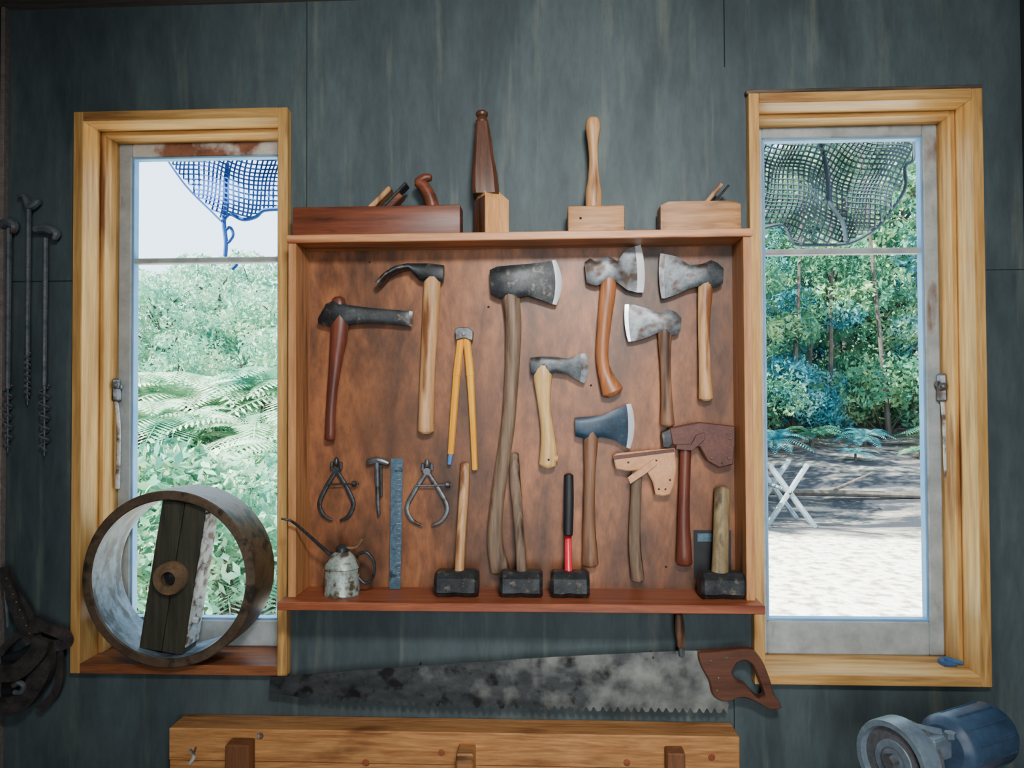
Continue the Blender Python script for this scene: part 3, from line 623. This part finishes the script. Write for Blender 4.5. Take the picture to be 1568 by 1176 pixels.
def mkfern(v,k,lw=.020):
    b=MB()
    b.tube([(0,0,-.2,.07),(0,0,.25,.06)],'trunk',7)
    for i in range(17):
        a=i*2.4+v; L=random.uniform(.9,1.3); el=random.uniform(.5,1.2); P=[]
        for q in np.linspace(0,1,22):
            rr=L*(q*math.cos(el)+.25*q*q); z=.25+L*(q*math.sin(el)-.75*q*q); P.append(Vector((math.cos(a)*rr,math.sin(a)*rr,z)))
        b.tube([tuple(p)+(.006,) for p in P[::5]],k,4)
        sd=Vector((-math.sin(a),math.cos(a),0)); vs=[];fs=[]
        for j in range(2,22):
            q=j/21; ll=.26*math.sin(math.pi*min(1,q*.9+.1))**.7*(1-.3*q)+.02; t=(P[j]-P[j-1]).normalized()
            for s in (-1,1):
                o_=len(vs); tip=P[j]+sd*s*ll+t*ll*.35-Vector((0,0,ll*.25)); w=t*lw
                m=(P[j]+tip)/2
                vs+=[P[j],m+w,tip,m-w]; fs.append((o_,o_+1,o_+2,o_+3))
        b.add(vs,fs,k)
    return fmesh(b,'fern')
ferns=[mkfern(0,'fern'),mkfern(1,'fern'),mkfern(2,'leaf3')]; gferns=[mkfern(3,'leaf'),mkfern(4,'leaf2')]
def scatter(kind,name,lst):
    for i,(x,y,s,dz) in enumerate(lst): place(kind[i%len(kind)],name,(x,y,gh(x,y)+dz),random.uniform(0,6.28),s)
# right-hand forest on the bank
L=[]
for y,x0,x1,n,s in [(14.5,3.6,10.5,6,.8),(16.5,3.5,12,6,1.05),(19,4,14,6,1.25),(23,4,17,6,1.55)]:
    for i in range(n): L.append((x0+(x1-x0)*(i+.5)/n+random.uniform(-.5,.5),y+random.uniform(-.8,.8),s*random.uniform(.75,1.2),-.2))
L+=[(.5,7.6,1.0,-.2),(1.2,9.4,1.1,-.2),(1.9,11.6,1.15,-.2),(.2,12.5,1.1,-.2)]  # unseen trees beside the yard, added to cast dapples on the bank
scatter(trees,'forest_tree',L)
scatter(bushes,'bush',[(3.9,13,1.0,0),(5.6,13.2,.8,0),(7.0,13.6,1.2,0),(8.4,12.9,.9,0),(9.6,13.4,1.3,0),(8.9,11.2,.7,0),(7.9,13.9,1.3,0),(4.7,13.8,1.2,0)])
scatter(gferns,'bush_fern',[(5.0,12.2,.7,0),(6.1,12.5,.6,0),(7.3,12.2,.8,0),(8.2,11.4,.9,.1),(7.8,10.4,.6,0),(4.2,11.8,.7,0),(6.7,11.6,.4,0),(5.4,11.2,.35,0),(8.8,12.1,1.1,.3)])
# slender trunks in the forest
b=MB()
for x,y,h,lx in [(5.0,13.3,5.5,.3),(6.9,13.2,6,-.5),(7.6,13.0,5,.5),(8.6,13.6,6,-.2),(5.8,13.4,6,.1),(4.4,13.2,5,-.3)]:
    z=gh(x,y); b.tube([(x,y,z-.2,.055),(x+lx*.4,y,z+h*.4,.042),(x+lx,y,z+h,.02)],'trunk',7)
o=b.done('tree_trunks'); o.parent=forest
# left-hand thicket and tree ferns
L=[]
for y,n,s in [(9.5,4,.58),(12,5,.7),(15,5,.84)]:
    for i in range(n):
        x0,x1=-.62*(y+2),-.30*(y+2); L.append((x0+(x1-x0)*(i+.5)/n,y+random.uniform(-.5,.5),s*random.uniform(.85,1.1),-.2))
scatter(pale,'forest_tree',L)
L=[]
for y,n,s,z in [(3.6,3,.7,.0),(4.4,3,.8,.3),(5.2,4,.95,.7),(6.2,4,1.05,1.0),(7.2,5,1.1,1.3)]:
    for i in range(n):
        x0,x1=-.62*(y+2),-.30*(y+2); L.append((x0+(x1-x0)*(i+.5)/n+random.uniform(-.25,.25),y,s,z*random.uniform(.7,1.1)))
scatter(ferns,'tree_fern',L)
L=[(x,y,.9,0) for x,y in [(-2.3,4.3),(-3.4,4.6),(-2.8,5.6),(-4.2,5.8),(-3.4,7),(-5,7.2),(-2.2,3.3),(-3.0,3.3)]]
scatter(pbush,'bush',L)
# saw trestle
b=MB(); y=7.4
for dy in (0,.7):
    for p,q in [((1176,794),(1236,712)),((1178,712),(1248,796))]:
        P=W(*p,y);Q=W(*q,y); b.tube([(P.x,y+dy,gh(P.x,y)-.02,.036),(Q.x,y+dy,Q.z,.036)] if p[1]>q[1] else [(P.x,y+dy,P.z,.036),(Q.x,y+dy,gh(Q.x,y)-.02,.036)],'rest',6)
c=W(1207,752,y); b.tube([(c.x,y-.05,c.z,.026),(c.x,y+.75,c.z,.026)],'rest',6)
b.done('sawbuck')
b=MB(); p=W(1175,765,9.2)
b.tube([(p.x-.3,9.2,.2,.05),(p.x+2.4,9.0,.16,.045)],'trunk',8); b.tube([(p.x+.9,9.15,.2,.03),(p.x+1.4,8.9,.5,.012)],'trunk',6); b.done('fallen_log')
# net
def inpoly(x,y,P):
    r=False; j=len(P)-1
    for i in range(len(P)):
        if (P[i][1]>y)!=(P[j][1]>y) and x<(P[j][0]-P[i][0])*(y-P[i][1])/(P[j][1]-P[i][1])+P[i][0]: r=not r
        j=i
    return r
def net(poly,k,cell,y0,ropes,rot,rad,amp):
    b=MB(); xs=[p[0] for p in poly]; ys_=[p[1] for p in poly]; cx=sum(xs)/len(xs); cy=sum(ys_)/len(ys_); R=int(300/cell)
    G={}
    for i in range(-R,R):
        for j in range(-R,R):
            u=i*cell;v=j*cell; x=cx+u*math.cos(rot)-v*math.sin(rot)+amp*math.sin(v*.045)+amp*.5*math.sin(u*.09+v*.03); yy=cy+u*math.sin(rot)+v*math.cos(rot)+amp*math.sin(u*.05+1)+amp*.4*math.sin(v*.1)
            if inpoly(x,yy,poly): G[(i,j)]=W(x,yy,y0+.05*math.sin(x*.05)+.03*math.cos(yy*.07))
    for (i,j),p in G.items():
        for q in ((i+1,j),(i,j+1)):
            if q in G:
                e=G[q]; d=(e-p).normalized(); n=d.cross(Vector((0,1,0))).normalized(); f=n.cross(d)
                o=[n*rad,-n*rad*.6+f*rad,-n*rad*.6-f*rad]; b.add([p+t for t in o]+[e+t for t in o],[(0,1,4,3),(1,2,5,4),(2,0,3,5)],k)
    for r,w in ropes: b.line([(x,yy,w) for x,yy in r],k,y0)
    b.done('shade_net')
net([(236,170),(250,236),(285,285),(322,322),(340,338),(352,328),(372,336),(392,332),(405,322),(418,325),(440,318),(470,300),(470,170)],'rope',7.0,.6,
    [([(348,250),(346,300),(343,340),(346,370),(345,392)],7),([(250,236),(285,285),(322,322),(340,340)],3),([(340,340),(352,328),(372,336),(392,332),(405,322),(440,320)],6),([(343,355),(352,348),(357,360),(348,372),(344,360)],5),([(350,395),(362,404),(356,412)],6)],.2,.0033,4)
net([(1130,170),(1130,345),(1165,350),(1180,350),(1200,345),(1215,372),(1250,374),(1300,372),(1338,350),(1365,320),(1372,298),(1385,288),(1388,255),(1400,240),(1400,170)],'rope2',7.0,.6,
    [([(1250,200),(1262,240),(1268,280),(1270,310),(1290,340),(1296,370)],7),([(1400,215),(1398,245),(1386,255),(1386,288),(1366,320),(1340,350),(1300,372),(1250,375),(1215,372),(1200,345),(1165,350)],5)],.3,.0036,6)
# ---------------------------------------------------------------- lights
w=bpy.data.worlds.new('world'); sc.world=w; w.use_nodes=True; bg=w.node_tree.nodes['Background']; bg.inputs[0].default_value=(.72,.87,1,1); bg.inputs[1].default_value=4.6
def light(name,typ,loc,rot,e,col,**kw):
    l=bpy.data.lights.new(name,typ); l.energy=e; l.color=col
    for k,v in kw.items(): setattr(l,k,v)
    o=bpy.data.objects.new(name,l); o.location=loc; o.rotation_euler=rot; sc.collection.objects.link(o); return o
light('sun','SUN',(0,0,10),Vector((.7,.4,-.85)).to_track_quat('-Z','Y').to_euler(),32,(1,.95,.84),angle=.01)
light('upper_fill_light','AREA',(.25,-2.2,ZC-.12),(Vector((.1,0,1.7))-Vector((.25,-2.2,ZC-.12))).to_track_quat('-Z','Y').to_euler(),14,(1,.97,.93),shape='RECTANGLE',size=.35,size_y=.25,spread=math.radians(85))  # unseen area light added behind the camera for fill and shadow definition
light('rear_fill_light','AREA',(.25,YB+.15,1.45),(math.pi/2,0,0),14,(.96,.98,1),shape='RECTANGLE',size=1.0,size_y=1.8,spread=math.radians(80))  # area light added for soft frontal fill; back wall has no doorway
